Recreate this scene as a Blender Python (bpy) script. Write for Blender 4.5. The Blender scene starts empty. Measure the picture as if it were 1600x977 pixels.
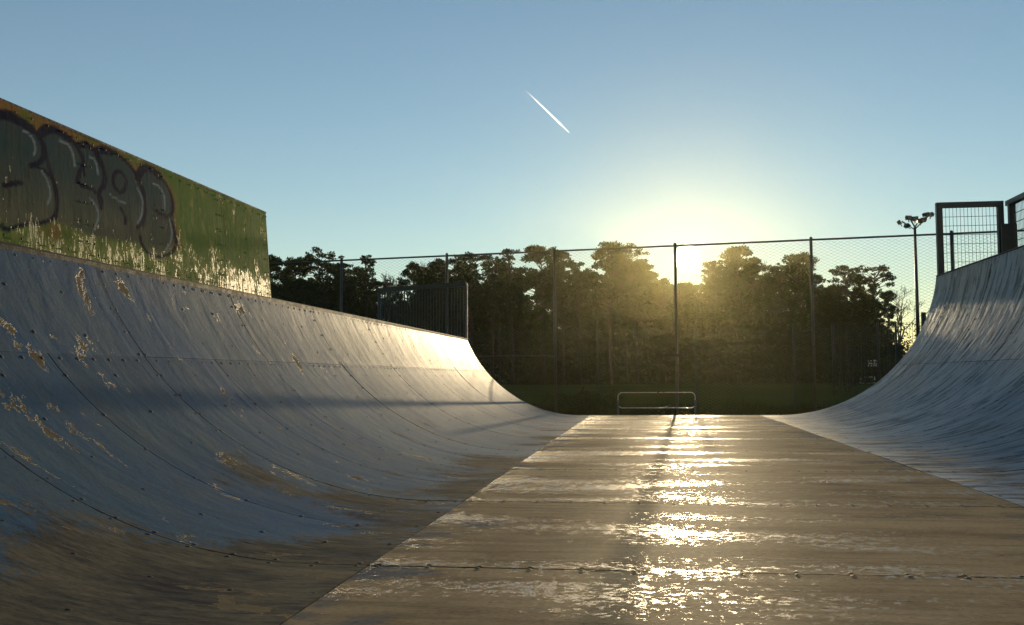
import bpy, bmesh, math, random
import numpy as np
from mathutils import Vector, Matrix

C = bpy.context.scene.collection
scene = bpy.context.scene
PI = math.pi

# ------------------------------------------------------------------ camera
cam = bpy.data.cameras.new('camera')
cam.sensor_fit = 'HORIZONTAL'; cam.sensor_width = 36.0
cam.lens = 36.0 * 1590 / 1600
cam.clip_start = 0.05; cam.clip_end = 20000
camo = bpy.data.objects.new('camera', cam); C.objects.link(camo)
RX = Vector((0.9911637655, 0.1325215087, -0.0056885689))
UP = Vector((0.0140046686, -0.0619055861, 0.9979837593))
FW = Vector((-0.1319021562, 0.9892450399, 0.0632144963))
M = Matrix.Identity(4)
for i in range(3):
    M[i][0], M[i][1], M[i][2] = RX[i], UP[i], -FW[i]
M[2][3] = 0.885
camo.matrix_world = M
scene.camera = camo

# ------------------------------------------------------------------ sky, sun, exposure
SUN_AZ, SUN_EL = math.radians(2.22), math.radians(6.55)      # azimuth from +Y towards +X
SUN_DIR = Vector((math.sin(SUN_AZ) * math.cos(SUN_EL), math.cos(SUN_AZ) * math.cos(SUN_EL), math.sin(SUN_EL)))
world = bpy.data.worlds.new('World'); scene.world = world
world.use_nodes = True
wn = world.node_tree.nodes; wl = world.node_tree.links
wn.clear()
wout = wn.new('ShaderNodeOutputWorld')
sky = wn.new('ShaderNodeTexSky'); sky.sky_type = 'NISHITA'
sky.sun_disc = False
sky.sun_elevation = SUN_EL; sky.sun_rotation = SUN_AZ
sky.altitude = 100; sky.air_density = 1.0; sky.dust_density = 0.0; sky.ozone_density = 1.6
bg = wn.new('ShaderNodeBackground'); bg.inputs['Strength'].default_value = 0.096
wl.new(sky.outputs[0], bg.inputs['Color'])
# the sun's own disc, seen between the trees (a third of a degree in radius, where the sun lamp stands)
tc = wn.new('ShaderNodeTexCoord')
dot = wn.new('ShaderNodeVectorMath'); dot.operation = 'DOT_PRODUCT'
wl.new(tc.outputs['Generated'], dot.inputs[0]); dot.inputs[1].default_value = SUN_DIR
ac = wn.new('ShaderNodeMath'); ac.operation = 'ARCCOSINE'; wl.new(dot.outputs['Value'], ac.inputs[0])
mr = wn.new('ShaderNodeMapRange'); mr.interpolation_type = 'SMOOTHSTEP'
wl.new(ac.outputs[0], mr.inputs['Value'])
mr.inputs['From Min'].default_value = math.radians(0.80); mr.inputs['From Max'].default_value = math.radians(0.25)
mr.inputs['To Min'].default_value = 0.0; mr.inputs['To Max'].default_value = 30.0
bg2 = wn.new('ShaderNodeBackground'); bg2.inputs['Color'].default_value = (1.0, 0.88, 0.55, 1)
ex = wn.new('ShaderNodeMath'); ex.operation = 'MULTIPLY'; wl.new(ac.outputs[0], ex.inputs[0]); ex.inputs[1].default_value = -1 / math.radians(1.5)
ep = wn.new('ShaderNodeMath'); ep.operation = 'EXPONENT'; wl.new(ex.outputs[0], ep.inputs[0])
em = wn.new('ShaderNodeMath'); em.operation = 'MULTIPLY_ADD'; wl.new(ep.outputs[0], em.inputs[0]); em.inputs[1].default_value = 0.10; wl.new(mr.outputs[0], em.inputs[2])
wl.new(em.outputs[0], bg2.inputs['Strength'])
addw = wn.new('ShaderNodeAddShader')
wl.new(bg.outputs[0], addw.inputs[0]); wl.new(bg2.outputs[0], addw.inputs[1])
wl.new(addw.outputs[0], wout.inputs['Surface'])

sun = bpy.data.lights.new('sun', 'SUN')
sun.energy = 4.8; sun.angle = math.radians(0.53); sun.color = (1.0, 0.77, 0.45)
suno = bpy.data.objects.new('sun', sun); C.objects.link(suno)
suno.rotation_euler = SUN_DIR.to_track_quat('Z', 'Y').to_euler()
suno.location = (5, 60, 40)

scene.view_settings.view_transform = 'Standard'; scene.view_settings.look = 'None'
scene.view_settings.gamma = 1.0; scene.view_settings.exposure = 0.5
scene.render.engine = 'CYCLES'
scene.cycles.max_bounces = 8
scene.cycles.transparent_max_bounces = 24
scene.cycles.volume_bounces = 0

GZ = -0.30            # the ground lies a little below the ramp's flat bottom

# ------------------------------------------------------------------ helpers
def tag(o, label=None, cat=None, group=None, kind=None):
    if label: o['label'] = label
    if cat: o['category'] = cat
    if group: o['group'] = group
    if kind: o['kind'] = kind
    return o

def empty(name, loc=(0, 0, 0), label=None, cat=None, group=None):
    o = bpy.data.objects.new(name, None); C.objects.link(o); o.location = loc
    o.empty_display_size = 0.3
    return tag(o, label, cat, group)

def link(name, me, mat, parent=None, loc=None):
    o = bpy.data.objects.new(name, me); C.objects.link(o)
    if mat is not None and not me.materials: me.materials.append(mat)
    if parent is not None: o.parent = parent
    if loc is not None: o.location = loc
    return o

class MB:
    def __init__(s): s.v = []; s.f = []; s.smooth = False
    def add(s, v, f):
        b = len(s.v); s.v += [tuple(p) for p in v]; s.f += [tuple(i + b for i in q) for q in f]
    def box(s, x0, x1, y0, y1, z0, z1):
        s.add([(x0,y0,z0),(x1,y0,z0),(x1,y1,z0),(x0,y1,z0),(x0,y0,z1),(x1,y0,z1),(x1,y1,z1),(x0,y1,z1)],
              [(0,3,2,1),(4,5,6,7),(0,1,5,4),(1,2,6,5),(2,3,7,6),(3,0,4,7)])
    def tube(s, pts, r, n=8, cap=True, closed=False):
        pts = [Vector(p) for p in pts]; m = len(pts)
        rr = r if isinstance(r, (list, tuple)) else [r] * m
        rings = []; up = None
        for i, p in enumerate(pts):
            if closed: d = pts[(i + 1) % m] - pts[i - 1]
            else: d = (pts[min(i + 1, m - 1)] - pts[max(i - 1, 0)])
            d.normalize()
            if up is None:
                up = Vector((0, 0, 1)) if abs(d.z) < 0.9 else Vector((0, 1, 0))
            a = d.cross(up); a.normalize(); b = a.cross(d); b.normalize(); up = b
            rings.append([p + (a * math.cos(2 * PI * k / n + PI / n) + b * math.sin(2 * PI * k / n + PI / n)) * rr[i] for k in range(n)])
        v = [q for rg in rings for q in rg]; f = []
        for i in range(m if closed else m - 1):
            j = (i + 1) % m
            for k in range(n):
                k2 = (k + 1) % n
                f.append((i * n + k, i * n + k2, j * n + k2, j * n + k))
        if cap and not closed:
            f.append(tuple(range(n - 1, -1, -1))); f.append(tuple((m - 1) * n + k for k in range(n)))
        s.add(v, f)
    def mesh(s, name, smooth=False):
        me = bpy.data.meshes.new(name); me.from_pydata(s.v, [], s.f); me.update()
        if smooth: me.polygons.foreach_set('use_smooth', [True] * len(me.polygons))
        return me
    def build(s, name, mat, parent=None, smooth=False, loc=None):
        return link(name, s.mesh(name, smooth), mat, parent, loc)

def np_mesh(name, V, F, smooth=False):
    """V n x 3, F m x k (all faces k-gons) into a mesh, fast"""
    me = bpy.data.meshes.new(name)
    V = np.asarray(V, np.float32); F = np.asarray(F, np.int32)
    k = F.shape[1]
    me.vertices.add(len(V)); me.vertices.foreach_set('co', V.ravel())
    me.loops.add(F.size); me.loops.foreach_set('vertex_index', F.ravel())
    me.polygons.add(len(F)); me.polygons.foreach_set('loop_start', np.arange(0, F.size, k, dtype=np.int32))
    me.polygons.foreach_set('loop_total', np.full(len(F), k, np.int32))
    if smooth: me.polygons.foreach_set('use_smooth', np.ones(len(F), bool))
    me.update(calc_edges=True); me.validate()
    return me

# ------------------------------------------------------------------ material helpers
class NT:
    def __init__(s, name):
        s.m = bpy.data.materials.new(name); s.m.use_nodes = True
        s.t = s.m.node_tree; s.t.nodes.clear()
        s.out = s.t.nodes.new('ShaderNodeOutputMaterial')
    def n(s, t): return s.t.nodes.new(t)
    def set(s, sock, v):
        if isinstance(v, bpy.types.NodeSocket): s.t.links.new(v, sock)
        elif v is not None:
            if isinstance(v, (tuple, list)) and len(v) == 3 and sock.type == 'RGBA': v = (*v, 1)
            sock.default_value = v
    def math(s, op, a, b=None, clamp=False):
        q = s.n('ShaderNodeMath'); q.operation = op; q.use_clamp = clamp
        s.set(q.inputs[0], a); s.set(q.inputs[1], b); return q.outputs[0]
    def mul(s, a, b): return s.math('MULTIPLY', a, b)
    def add(s, a, b): return s.math('ADD', a, b)
    def sub(s, a, b): return s.math('SUBTRACT', a, b)
    def step(s, x, lo, hi, a=0.0, b=1.0):
        q = s.n('ShaderNodeMapRange'); q.interpolation_type = 'SMOOTHSTEP'
        s.set(q.inputs['Value'], x); s.set(q.inputs['From Min'], lo); s.set(q.inputs['From Max'], hi)
        s.set(q.inputs['To Min'], a); s.set(q.inputs['To Max'], b); return q.outputs[0]
    def mix(s, fac, a, b, kind='MIX'):
        q = s.n('ShaderNodeMix'); q.data_type = 'RGBA'; q.blend_type = kind
        s.set(q.inputs[0], fac); s.set(q.inputs[6], a); s.set(q.inputs[7], b); return q.outputs[2]
    def map(s, vec, scale=(1, 1, 1), loc=(0, 0, 0), rot=(0, 0, 0)):
        q = s.n('ShaderNodeMapping'); s.set(q.inputs['Vector'], vec)
        q.inputs['Scale'].default_value = scale; q.inputs['Location'].default_value = loc; q.inputs['Rotation'].default_value = rot
        return q.outputs[0]
    def noise(s, vec, scale, detail=4, rough=0.55, dist=0.0):
        q = s.n('ShaderNodeTexNoise'); s.set(q.inputs['Vector'], vec)
        q.inputs['Scale'].default_value = scale; q.inputs['Detail'].default_value = detail
        q.inputs['Roughness'].default_value = rough; q.inputs['Distortion'].default_value = dist
        return q.outputs[0]
    def vor(s, vec, scale, feature='F1', rnd=1.0):
        q = s.n('ShaderNodeTexVoronoi'); q.feature = feature; s.set(q.inputs['Vector'], vec)
        q.inputs['Scale'].default_value = scale; q.inputs['Randomness'].default_value = rnd
        return q.outputs
    def uv(s):
        return s.n('ShaderNodeUVMap').outputs[0]
    def obj(s): return s.n('ShaderNodeTexCoord').outputs['Object']
    def pos(s): return s.n('ShaderNodeNewGeometry').outputs['Position']
    def sep(s, v):
        q = s.n('ShaderNodeSeparateXYZ'); s.set(q.inputs[0], v); return q.outputs
    def attr(s, name):
        q = s.n('ShaderNodeAttribute'); q.attribute_name = name; return q.outputs['Fac']
    def rnd(s): return s.n('ShaderNodeObjectInfo').outputs['Random']
    def bump(s, h, strength=0.3, dist=0.01, nrm=None):
        q = s.n('ShaderNodeBump'); q.inputs['Strength'].default_value = strength; q.inputs['Distance'].default_value = dist
        s.set(q.inputs['Height'], h)
        if nrm is not None: s.set(q.inputs['Normal'], nrm)
        return q.outputs[0]
    def blend(s, color, w, q):
        d = s.n('ShaderNodeBsdfDiffuse'); s.set(d.inputs['Color'], color); d.inputs['Roughness'].default_value = 0.6
        if q.inputs['Normal'].links: s.set(d.inputs['Normal'], q.inputs['Normal'].links[0].from_socket)
        m = s.n('ShaderNodeMixShader'); s.set(m.inputs[0], w)
        s.t.links.new(d.outputs[0], m.inputs[1]); s.t.links.new(q.outputs[0], m.inputs[2]); s.t.links.new(m.outputs[0], s.out.inputs['Surface'])
    def bsdf(s, color, rough=0.6, metal=0.0, nrm=None, spec=None, coat=None, coat_rough=None):
        q = s.n('ShaderNodeBsdfPrincipled')
        s.set(q.inputs['Base Color'], color); s.set(q.inputs['Roughness'], rough); s.set(q.inputs['Metallic'], metal)
        if nrm is not None: s.set(q.inputs['Normal'], nrm)
        if spec is not None: s.set(q.inputs['Specular IOR Level'], spec)
        if coat is not None: s.set(q.inputs['Coat Weight'], coat)
        if coat_rough is not None: s.set(q.inputs['Coat Roughness'], coat_rough)
        s.t.links.new(q.outputs[0], s.out.inputs['Surface']); return q

def simple(name, col, rough=0.6, metal=0.0, var=0.25, scale=6.0, bump=0.1, spec=None):
    k = NT(name); v = k.obj()
    n = k.noise(v, scale, 6, 0.6)
    f = k.step(n, 0.3, 0.7, 1 - var, 1 + var)
    c = k.mix(1.0, col, k.mix(0.0, (1, 1, 1), (1, 1, 1)), 'MULTIPLY')
    q = k.n('ShaderNodeVectorMath'); q.operation = 'SCALE'; q.inputs[0].default_value = col; k.set(q.inputs['Scale'], f)
    nn = k.bump(k.noise(v, scale * 6, 4, 0.6), bump, 0.01) if bump else None
    k.bsdf(q.outputs[0], k.step(n, 0.3, 0.7, max(rough - 0.08, 0.05), min(rough + 0.08, 1)), metal, nn, spec)
    return k.m

def skin(name, part):
    """worn paint over plywood; UV: u = metres along the pipe, v = metres across (rolling direction)"""
    k = NT(name); uv = k.uv(); S = k.sep(uv); U, Vv = S[0], S[1]
    ob = k.rnd()
    big = k.noise(k.map(uv, (1, 1, 1)), 0.55, 3, 0.5)
    mid = k.noise(k.map(uv, (1, 0.55, 1), (7, 3, 0)), 2.2, 6, 0.62)
    streak = k.noise(k.map(uv, (1, 0.10, 1), (3, 9, 0)), 9.0, 5, 0.62)          # long marks of wheels, across the pipe
    streak2 = k.noise(k.map(uv, (1, 0.16, 1), (13, 2, 0), (0, 0, 0.16)), 24.0, 4, 0.6)
    fine = k.noise(k.map(uv, (1, 0.35, 1)), 90.0, 5, 0.7)
    grain = k.noise(k.map(uv, (1, 0.05, 1)), 160.0, 3, 0.6)
    chipn = k.noise(k.map(uv, (1, 0.8, 1), (21, 4, 0)), 2.0, 9, 0.66, 0.3)
    if part == 'left':
        paint = k.mix(k.step(big, 0.35, 0.65), (0.034, 0.100, 0.185), (0.076, 0.136, 0.178))
        paint = k.mix(k.step(mid, 0.42, 0.66, 0, 0.55), paint, (0.130, 0.152, 0.150))
        worn = k.add(k.step(Vv, -2.6, -1.3, 0, 0.07), k.add(k.mul(k.step(Vv, -3.9, -1.6, 0, 0.22), k.step(U, 19, 5, 0.45, 1.0)), k.mul(k.step(U, 5.0, 4.4, 0, 0.155), k.step(Vv, -4.2, -3.0))))
        speck = k.noise(k.map(uv, (1, 0.5, 1), (9, 9, 0)), 30.0, 6, 0.75)
        patch = k.noise(k.map(uv, (0.9, 0.6, 1), (17, 6, 0)), 1.1, 7, 0.62, 0.2)
        wear = k.math('MAXIMUM', k.step(k.add(k.add(patch, worn), k.mul(k.sub(speck, 0.5), 0.45)), 0.70, 0.78, 0, 0.9), k.mul(k.step(speck, 0.60, 0.66), 0.5))
        chip = k.step(k.add(chipn, k.step(U, 14, 4, 0, 0.05)), 0.655, 0.67)
        gr = k.noise(k.map(uv, (1, 0.22, 1), (81, 3, 0)), 26.0, 8, 0.7)
        wood = k.mix(k.step(k.add(k.mul(mid, 0.5), k.mul(gr, 0.5)), 0.36, 0.62), (0.045, 0.038, 0.030), (0.27, 0.195, 0.105))
        scr = k.noise(k.map(uv, (1, 0.38, 1), (71, 4, 0)), 3.4, 10, 0.70, 0.2)
        scrape = k.step(k.add(scr, k.step(Vv, -4.3, -2.4, 0, 0.05)), 0.668, 0.685)
        scrape = k.mul(scrape, k.step(speck, 0.38, 0.46))
        chip = k.math('MAXIMUM', chip, scrape)
        bare = k.mix(fine, (0.22, 0.15, 0.075), (0.36, 0.25, 0.13))
        r0, r1 = 0.43, 0.62
    elif part == 'right':
        paint = k.mix(k.step(big, 0.35, 0.65), (0.24, 0.28, 0.31), (0.34, 0.35, 0.35))
        paint = k.mix(k.step(mid, 0.42, 0.66, 0, 0.6), paint, (0.14, 0.15, 0.16))
        wear = k.step(k.add(mid, k.step(Vv, 4.6, 2.6, 0, 0.20)), 0.66, 0.78, 0, 0.75)
        chip = k.step(chipn, 0.735, 0.75)
        wood = k.mix(mid, (0.10, 0.082, 0.058), (0.22, 0.17, 0.11))
        bare = k.mix(fine, (0.20, 0.16, 0.11), (0.30, 0.24, 0.17))
        r0, r1 = 0.44, 0.62
    else:
        paint = k.mix(k.step(mid, 0.4, 0.65), (0.63, 0.410, 0.210), (0.45, 0.280, 0.140))
        paint = k.mix(k.step(streak, 0.45, 0.7, 0, 0.55), paint, (0.21, 0.14, 0.075))
        edge = k.add(k.step(Vv, -0.6, -1.3, 0, 0.17), k.step(Vv, 1.6, 2.4, 0, 0.10))
        blue = k.step(k.add(mid, edge), 0.62, 0.72, 0, 0.75)
        paint = k.mix(blue, paint, (0.20, 0.205, 0.205))
        wear = k.step(k.add(k.mul(mid, 0.5), k.mul(fine, 0.5)), 0.56, 0.62, 0, 0.6)
        chip = k.step(chipn, 0.74, 0.75)
        wood = k.mix(mid, (0.15, 0.105, 0.06), (0.27, 0.19, 0.105))
        bare = k.mix(fine, (0.05, 0.038, 0.026), (0.10, 0.075, 0.048))
        r0, r1 = 0.62, 0.72
    col = k.mix(wear, paint, wood)
    col = k.mix(chip, col, bare)
    dark1 = k.mul(k.step(streak2, 0.60 if part != 'left' else 0.64, 0.70), k.step(k.noise(uv, 1.7, 3, 0.5), 0.45, 0.62))
    sc = 0.75 if part == 'right' else (0.5 if part == 'floor' else 0.28)
    col = k.mix(k.mul(dark1, sc), col, (0.022, 0.022, 0.024))
    if part == 'right':
        dash = k.noise(k.map(uv, (1, 0.30, 1), (31, 5, 0), (0, 0, -0.2)), 5.5, 8, 0.68, 0.4)
        dark2 = k.math('MAXIMUM', k.step(streak, 0.53, 0.62), k.step(dash, 0.53, 0.62))
        col = k.mix(k.mul(dark2, 0.62), col, (0.030, 0.031, 0.033))
    col = k.mix(k.step(fine, 0.42, 0.68, 0, 0.35), col, (0.04, 0.038, 0.036))
    fr = k.math('FRACT', k.add(k.mul(k.sub(U, 4.74), 0.4), 20.5))
    ds = k.mul(k.math('ABSOLUTE', k.sub(fr, 0.5)), 2.5)                        # metres to the nearest joint
    en = k.noise(k.map(uv, (1, 0.35, 1), (61, 3, 0)), 7.0, 7, 0.7)
    broken = k.step(k.sub(ds, k.mul(k.step(en, 0.46, 0.72), {'left': 0.025, 'floor': 0.05, 'right': 0.075}[part])), {'left': 0.008, 'floor': 0.010, 'right': 0.020}[part], 0.002)
    col = k.mix(k.mul(broken, 0.9), col, (0.020, 0.016, 0.012))
    spots = k.step(k.vor(k.map(uv, (1, 0.8, 1)), 4.5)[0], 0.045, 0.02)
    spots = k.mul(spots, k.step(k.noise(uv, 1.3, 2), 0.48, 0.6))
    tk = k.vor(k.map(uv, (1, 0.45, 1), (3, 1, 0), (0, 0, 0.35)), 7.5)[0]
    ticks = k.mul(k.step(k.add(tk, k.mul(k.sub(fine, 0.5), 0.06)), 0.060, 0.040), k.step(k.noise(uv, 2.1, 3, 0.6), 0.48, 0.58))
    spots = k.math('MAXIMUM', spots, ticks)
    col = k.mix(k.mul(spots, 0.8), col, (0.015, 0.014, 0.013))
    hs = k.n('ShaderNodeHueSaturation'); k.set(hs.inputs['Color'], col); k.set(hs.inputs['Value'], k.add(0.88, k.mul(ob, 0.24)))
    col = hs.outputs[0]
    rough = k.step(wear, 0, 1, r0, r1)
    rough = k.add(rough, k.mul(k.sub(fine, 0.5), 0.25))
    if part == 'floor':
        gl = k.noise(k.map(uv, (1, 0.30, 1), (5, 1, 0)), 1.8, 4, 0.55)
        gf = k.noise(k.map(uv, (1, 0.75, 1), (2, 8, 0)), 20.0, 12, 0.85)
        g = k.add(k.mul(gl, 0.50), k.mul(gf, 0.95))
        gloss = k.step(g, 0.785, 0.80)
        rough = k.add(k.mul(rough, k.sub(1.0, k.mul(gloss, 0.50))), 0.0)
        col = k.mix(k.mul(gloss, 0.75), col, (0.50, 0.46, 0.38))
        h = k.add(k.mul(fine, 0.55), k.add(k.mul(streak, 0.5), k.add(k.mul(grain, 0.35), k.mul(gloss, 0.6))))
        nn = k.bump(h, 0.6, 0.004, k.bump(k.noise(k.map(uv, (1, 0.5, 1), (40, 7, 0)), 3.0, 4, 0.55), 0.3, 0.012))
        spec = k.add(0.08, k.mul(gloss, 0.42))
    else:
        h = k.add(k.mul(fine, 0.35), k.add(k.mul(streak2, 0.25 if part == 'right' else 0.08), k.add(k.mul(streak, 0.45 if part == 'right' else 0.07), k.mul(chip, -0.7))))
        h = k.add(h, k.mul(spots, -0.8))
        wave = k.noise(k.map(uv, (1, 0.45, 1), (40, 7, 0)), 3.2, 4, 0.55, 0.3)
        wave2 = k.noise(k.map(uv, (1, 0.25, 1), (51, 3, 0)), 10.0, 4, 0.6)
        big_h = k.add(wave, k.mul(wave2, 0.10 if part == 'left' else 0.24))
        nn = k.bump(h, 0.6, 0.006, k.bump(big_h, 0.5 if part == 'left' else 1.0, 0.022 if part == 'left' else 0.032))
        spec = 0.26
    rough = k.math('MAXIMUM', rough, 0.14)
    q = k.bsdf(col, rough, 0.0, nn, spec)
    k.blend(col, k.add(0.12, k.mul(gloss, 0.26)) if part == 'floor' else (k.sub(0.46, k.mul(k.math('MAXIMUM', wear, chip), 0.3)) if part == 'left' else k.sub(0.78, k.mul(dark2, 0.45))), q)
    return k.m

M_left, M_right, M_floor = skin('ramp_paint_blue', 'left'), skin('ramp_paint_grey', 'right'), skin('floor_plywood', 'floor')
M_steel = simple('galvanised_steel', (0.085, 0.088, 0.085), 0.55, 0.7, 0.2, 9, 0.05)
M_coping = simple('coping_steel', (0.030, 0.029, 0.028), 0.6, 0.0, 0.3, 9, 0.08, 0.12)
M_bright = simple('polished_steel', (0.30, 0.30, 0.29), 0.34, 1.0, 0.1, 9, 0.03)
M_wire = simple('fence_wire', (0.085, 0.09, 0.085), 0.45, 0.7, 0.1, 4, 0)
M_greenpaint = simple('green_powder_coat', (0.012, 0.030, 0.026), 0.6, 0.0, 0.2, 7, 0.05)
M_black = simple('black_paint', (0.012, 0.013, 0.014), 0.45, 0.0, 0.3, 7, 0.05)
M_timber = simple('dark_timber', (0.055, 0.045, 0.035), 0.8, 0.0, 0.35, 5, 0.3)
M_white = simple('white_paint', (0.55, 0.55, 0.53), 0.45, 0.0, 0.1, 4, 0.02)
M_bark = simple('pine_bark', (0.036, 0.028, 0.022), 0.9, 0.0, 0.4, 3, 0.4)
M_screw = simple('screw_head', (0.018, 0.017, 0.016), 0.7, 0.0, 0.3, 20, 0, 0.15)
M_lampglass = simple('lamp_glass', (0.03, 0.03, 0.032), 0.25, 0.0, 0.05, 5, 0)

def leaf_mat(name, a, b):
    k = NT(name)
    n = k.noise(k.obj(), 0.9, 3, 0.6)
    c = k.mix(k.step(n, 0.35, 0.65), a, b)
    d = k.n('ShaderNodeBsdfDiffuse'); k.set(d.inputs[0], c)
    t = k.n('ShaderNodeBsdfTranslucent'); k.set(t.inputs[0], c)
    mx = k.n('ShaderNodeMixShader'); mx.inputs[0].default_value = 0.22
    k.t.links.new(d.outputs[0], mx.inputs[1]); k.t.links.new(t.outputs[0], mx.inputs[2])
    k.t.links.new(mx.outputs[0], k.out.inputs['Surface'])
    return k.m
M_needle = leaf_mat('pine_needles', (0.030, 0.044, 0.020), (0.050, 0.066, 0.028))
M_shrub = leaf_mat('shrub_leaves', (0.034, 0.046, 0.018), (0.055, 0.066, 0.026))
M_grass = leaf_mat('grass_blades', (0.030, 0.042, 0.012), (0.048, 0.058, 0.018))
M_twig = simple('bare_twigs', (0.075, 0.062, 0.050), 0.9, 0.0, 0.2, 3, 0)

# ------------------------------------------------------------------ ground
k = NT('meadow'); v = k.pos()
a = k.noise(v, 0.05, 5, 0.6); b = k.noise(v, 1.3, 8, 0.7)
col = k.mix(k.step(a, 0.35, 0.65), (0.042, 0.066, 0.014), (0.062, 0.080, 0.020))
col = k.mix(k.step(b, 0.4, 0.7, 0, 0.6), col, (0.040, 0.050, 0.016))
q = k.bsdf(col, 0.95, 0.0, k.bump(b, 0.7, 0.08), 0.0); k.blend(col, 0.0, q)
M_meadow = k.m
mb = MB(); R = 950.0; n = 24
xs = [-R, -300, -120, -60, -30, -15, 0, 15, 30, 60, 120, 300, R]
ys = [-R, -200, -60, -20, 0, 23, 40, 60, 90, 120, 160, 220, 400, R]
for yy in ys:
    for xx in xs: mb.v.append((xx, yy, GZ))
for j in range(len(ys) - 1):
    for i in range(len(xs) - 1):
        q = j * len(xs) + i; mb.f.append((q, q + 1, q + 1 + len(xs), q + len(xs)))
tag(mb.build('ground', M_meadow), kind='structure')

# ------------------------------------------------------------------ the half pipe
YE = 23.44
SEAMS = [-2.76, -0.26, 2.24, 4.74, 7.24, 9.74, 12.24, 14.74, 17.24, 19.74, 22.24, YE]
LT, LR, LH = -1.55, 2.854, 1.76        # tangent, radius, height on the low side
RT, RR, RH = 2.90, 3.465, 3.05         # on the high side
LTH = math.acos(1 - LH / LR); RTH = math.acos(1 - RH / RR)
LS, RS = -1.325, 2.47                  # floor seams
LX = LT - LR * math.sin(LTH); RXX = RT + RR * math.sin(RTH)

def profile(s):
    """s metres across -> (x, z), (normal)"""
    if s < LT:
        t = (LT - s) / LR; return LT - LR * math.sin(t), LR * (1 - math.cos(t)), (math.sin(t), math.cos(t))
    if s > RT:
        t = (s - RT) / RR; return RT + RR * math.sin(t), RR * (1 - math.cos(t)), (-math.sin(t), math.cos(t))
    return s, 0.0, (0, 1)

prng = random.Random(4)
def vn(x, y):
    return math.sin(x * 1.7 + y * 0.6) * 0.5 + math.sin(x * 0.73 - y * 2.3 + 1.3) * 0.35 + math.sin(x * 3.1 + y * 1.9 + 4) * 0.2

def sheet(parent, mat, y0, y1, s0, s1, lift=0.0, wav=0.0022, gap=0.0035, gs=0.002):
    y0 += gap; y1 -= gap; s0 += gs; s1 -= gs
    ny = max(2, int(round((y1 - y0) / 0.25))); ns = max(3, int(round((s1 - s0) / 0.14)))
    T = 0.012
    V = []; F = []; UV = []
    l00, l01, l10, l11 = [prng.uniform(-0.0015, 0.0025) for _ in range(4)]
    for j in range(ny + 1):
        for i in range(ns + 1):
            ty, ts = j / ny, i / ns
            y = y0 + (y1 - y0) * ty; s = s0 + (s1 - s0) * ts
            x, z, nr = profile(s)
            d = lift + wav * vn(y * 1.3, s * 1.1) + (l00 * (1 - ty) * (1 - ts) + l01 * (1 - ty) * ts + l10 * ty * (1 - ts) + l11 * ty * ts)
            V.append((x + nr[0] * d, y, z + nr[1] * d)); UV.append((y, s))
    m = len(V)
    for j in range(ny + 1):
        for i in range(ns + 1):
            s = s0 + (s1 - s0) * i / ns; x, z, nr = profile(s); p = V[j * (ns + 1) + i]
            V.append((p[0] - nr[0] * T, p[1], p[2] - nr[1] * T)); UV.append(UV[j * (ns + 1) + i])
    w = ns + 1
    for j in range(ny):
        for i in range(ns):
            q = j * w + i; F.append((q, q + w, q + w + 1, q + 1)[::-1])
    ntop = len(F)
    rim = [i for i in range(w)] + [j * w + ns for j in range(1, ny + 1)] + [ny * w + i for i in range(ns - 1, -1, -1)] + [j * w for j in range(ny - 1, 0, -1)]
    k0 = len(V); L = len(rim)
    V += [V[a_] for a_ in rim]; UV += [UV[a_] for a_ in rim]
    for i in range(L):
        j = (i + 1) % L; F.append((k0 + i, rim[i] + m, rim[j] + m, k0 + j))
    me = bpy.data.meshes.new('panel'); me.from_pydata(V, [], F); me.update()
    uvl = me.uv_layers.new(name='UVMap')
    li = np.zeros(len(me.loops), np.int32); me.loops.foreach_get('vertex_index', li)
    uvl.data.foreach_set('uv', np.array(UV, np.float32)[li].ravel())
    me.polygons.foreach_set('use_smooth', [i < ntop for i in range(len(F))])
    return link('panel', me, mat, parent)

def screws(parent, rows):
    """screw heads in rows, joined: too small to pick apart singly"""
    V = []; F = []
    for (y, s) in rows:
        x, z, nr = profile(s); c = np.array((x + nr[0] * 0.0025, y, z + nr[1] * 0.0025))
        t = np.array((nr[1], 0, -nr[0])); u = np.array((0, 1.0, 0)); nn = np.array((nr[0], 0, nr[1])); b0 = len(V)
        for q in range(6):
            an = q * PI / 3; V.append(c + (t * math.cos(an) + u * math.sin(an)) * 0.016 + nn * 0.0)
        V.append(c + nn * 0.004)
        for q in range(6): F.append((b0 + q, b0 + (q + 1) % 6, b0 + 6))
    me = np_mesh('screw_heads', V, F)
    return tag(link('screw_heads', me, M_screw, parent), kind='stuff')

# flat bottom
flat = empty('flat_bottom', ((LS + RS) / 2, 0, 0), 'worn brown plywood flat floor between the two curved ramps', 'ramp floor')
flat_off = Vector(flat.location)
def under(o, root):            # world-built mesh under a root that stands at its base
    o.parent = root; o.matrix_parent_inverse = Matrix.Translation(-Vector(root.location)); return o
rows = []
for y0, y1 in zip(SEAMS, SEAMS[1:]):
    under(sheet(None, M_floor, y0, y1, LS, RS, 0.0, 0.0016), flat)
    for e in (0.03, -0.03):
        yy = y0 + e if e > 0 else y1 + e
        q = LS + 0.05
        while q < RS: rows.append((yy + prng.uniform(-.006, .006), q)); q += 0.24
under(screws(None, rows), flat)
mb = MB(); mb.box(LS - 0.1, RS + 0.1, -2.7, YE - 0.03, GZ - 0.02, -0.016)
under(mb.build('substructure', M_timber), flat)

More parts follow.
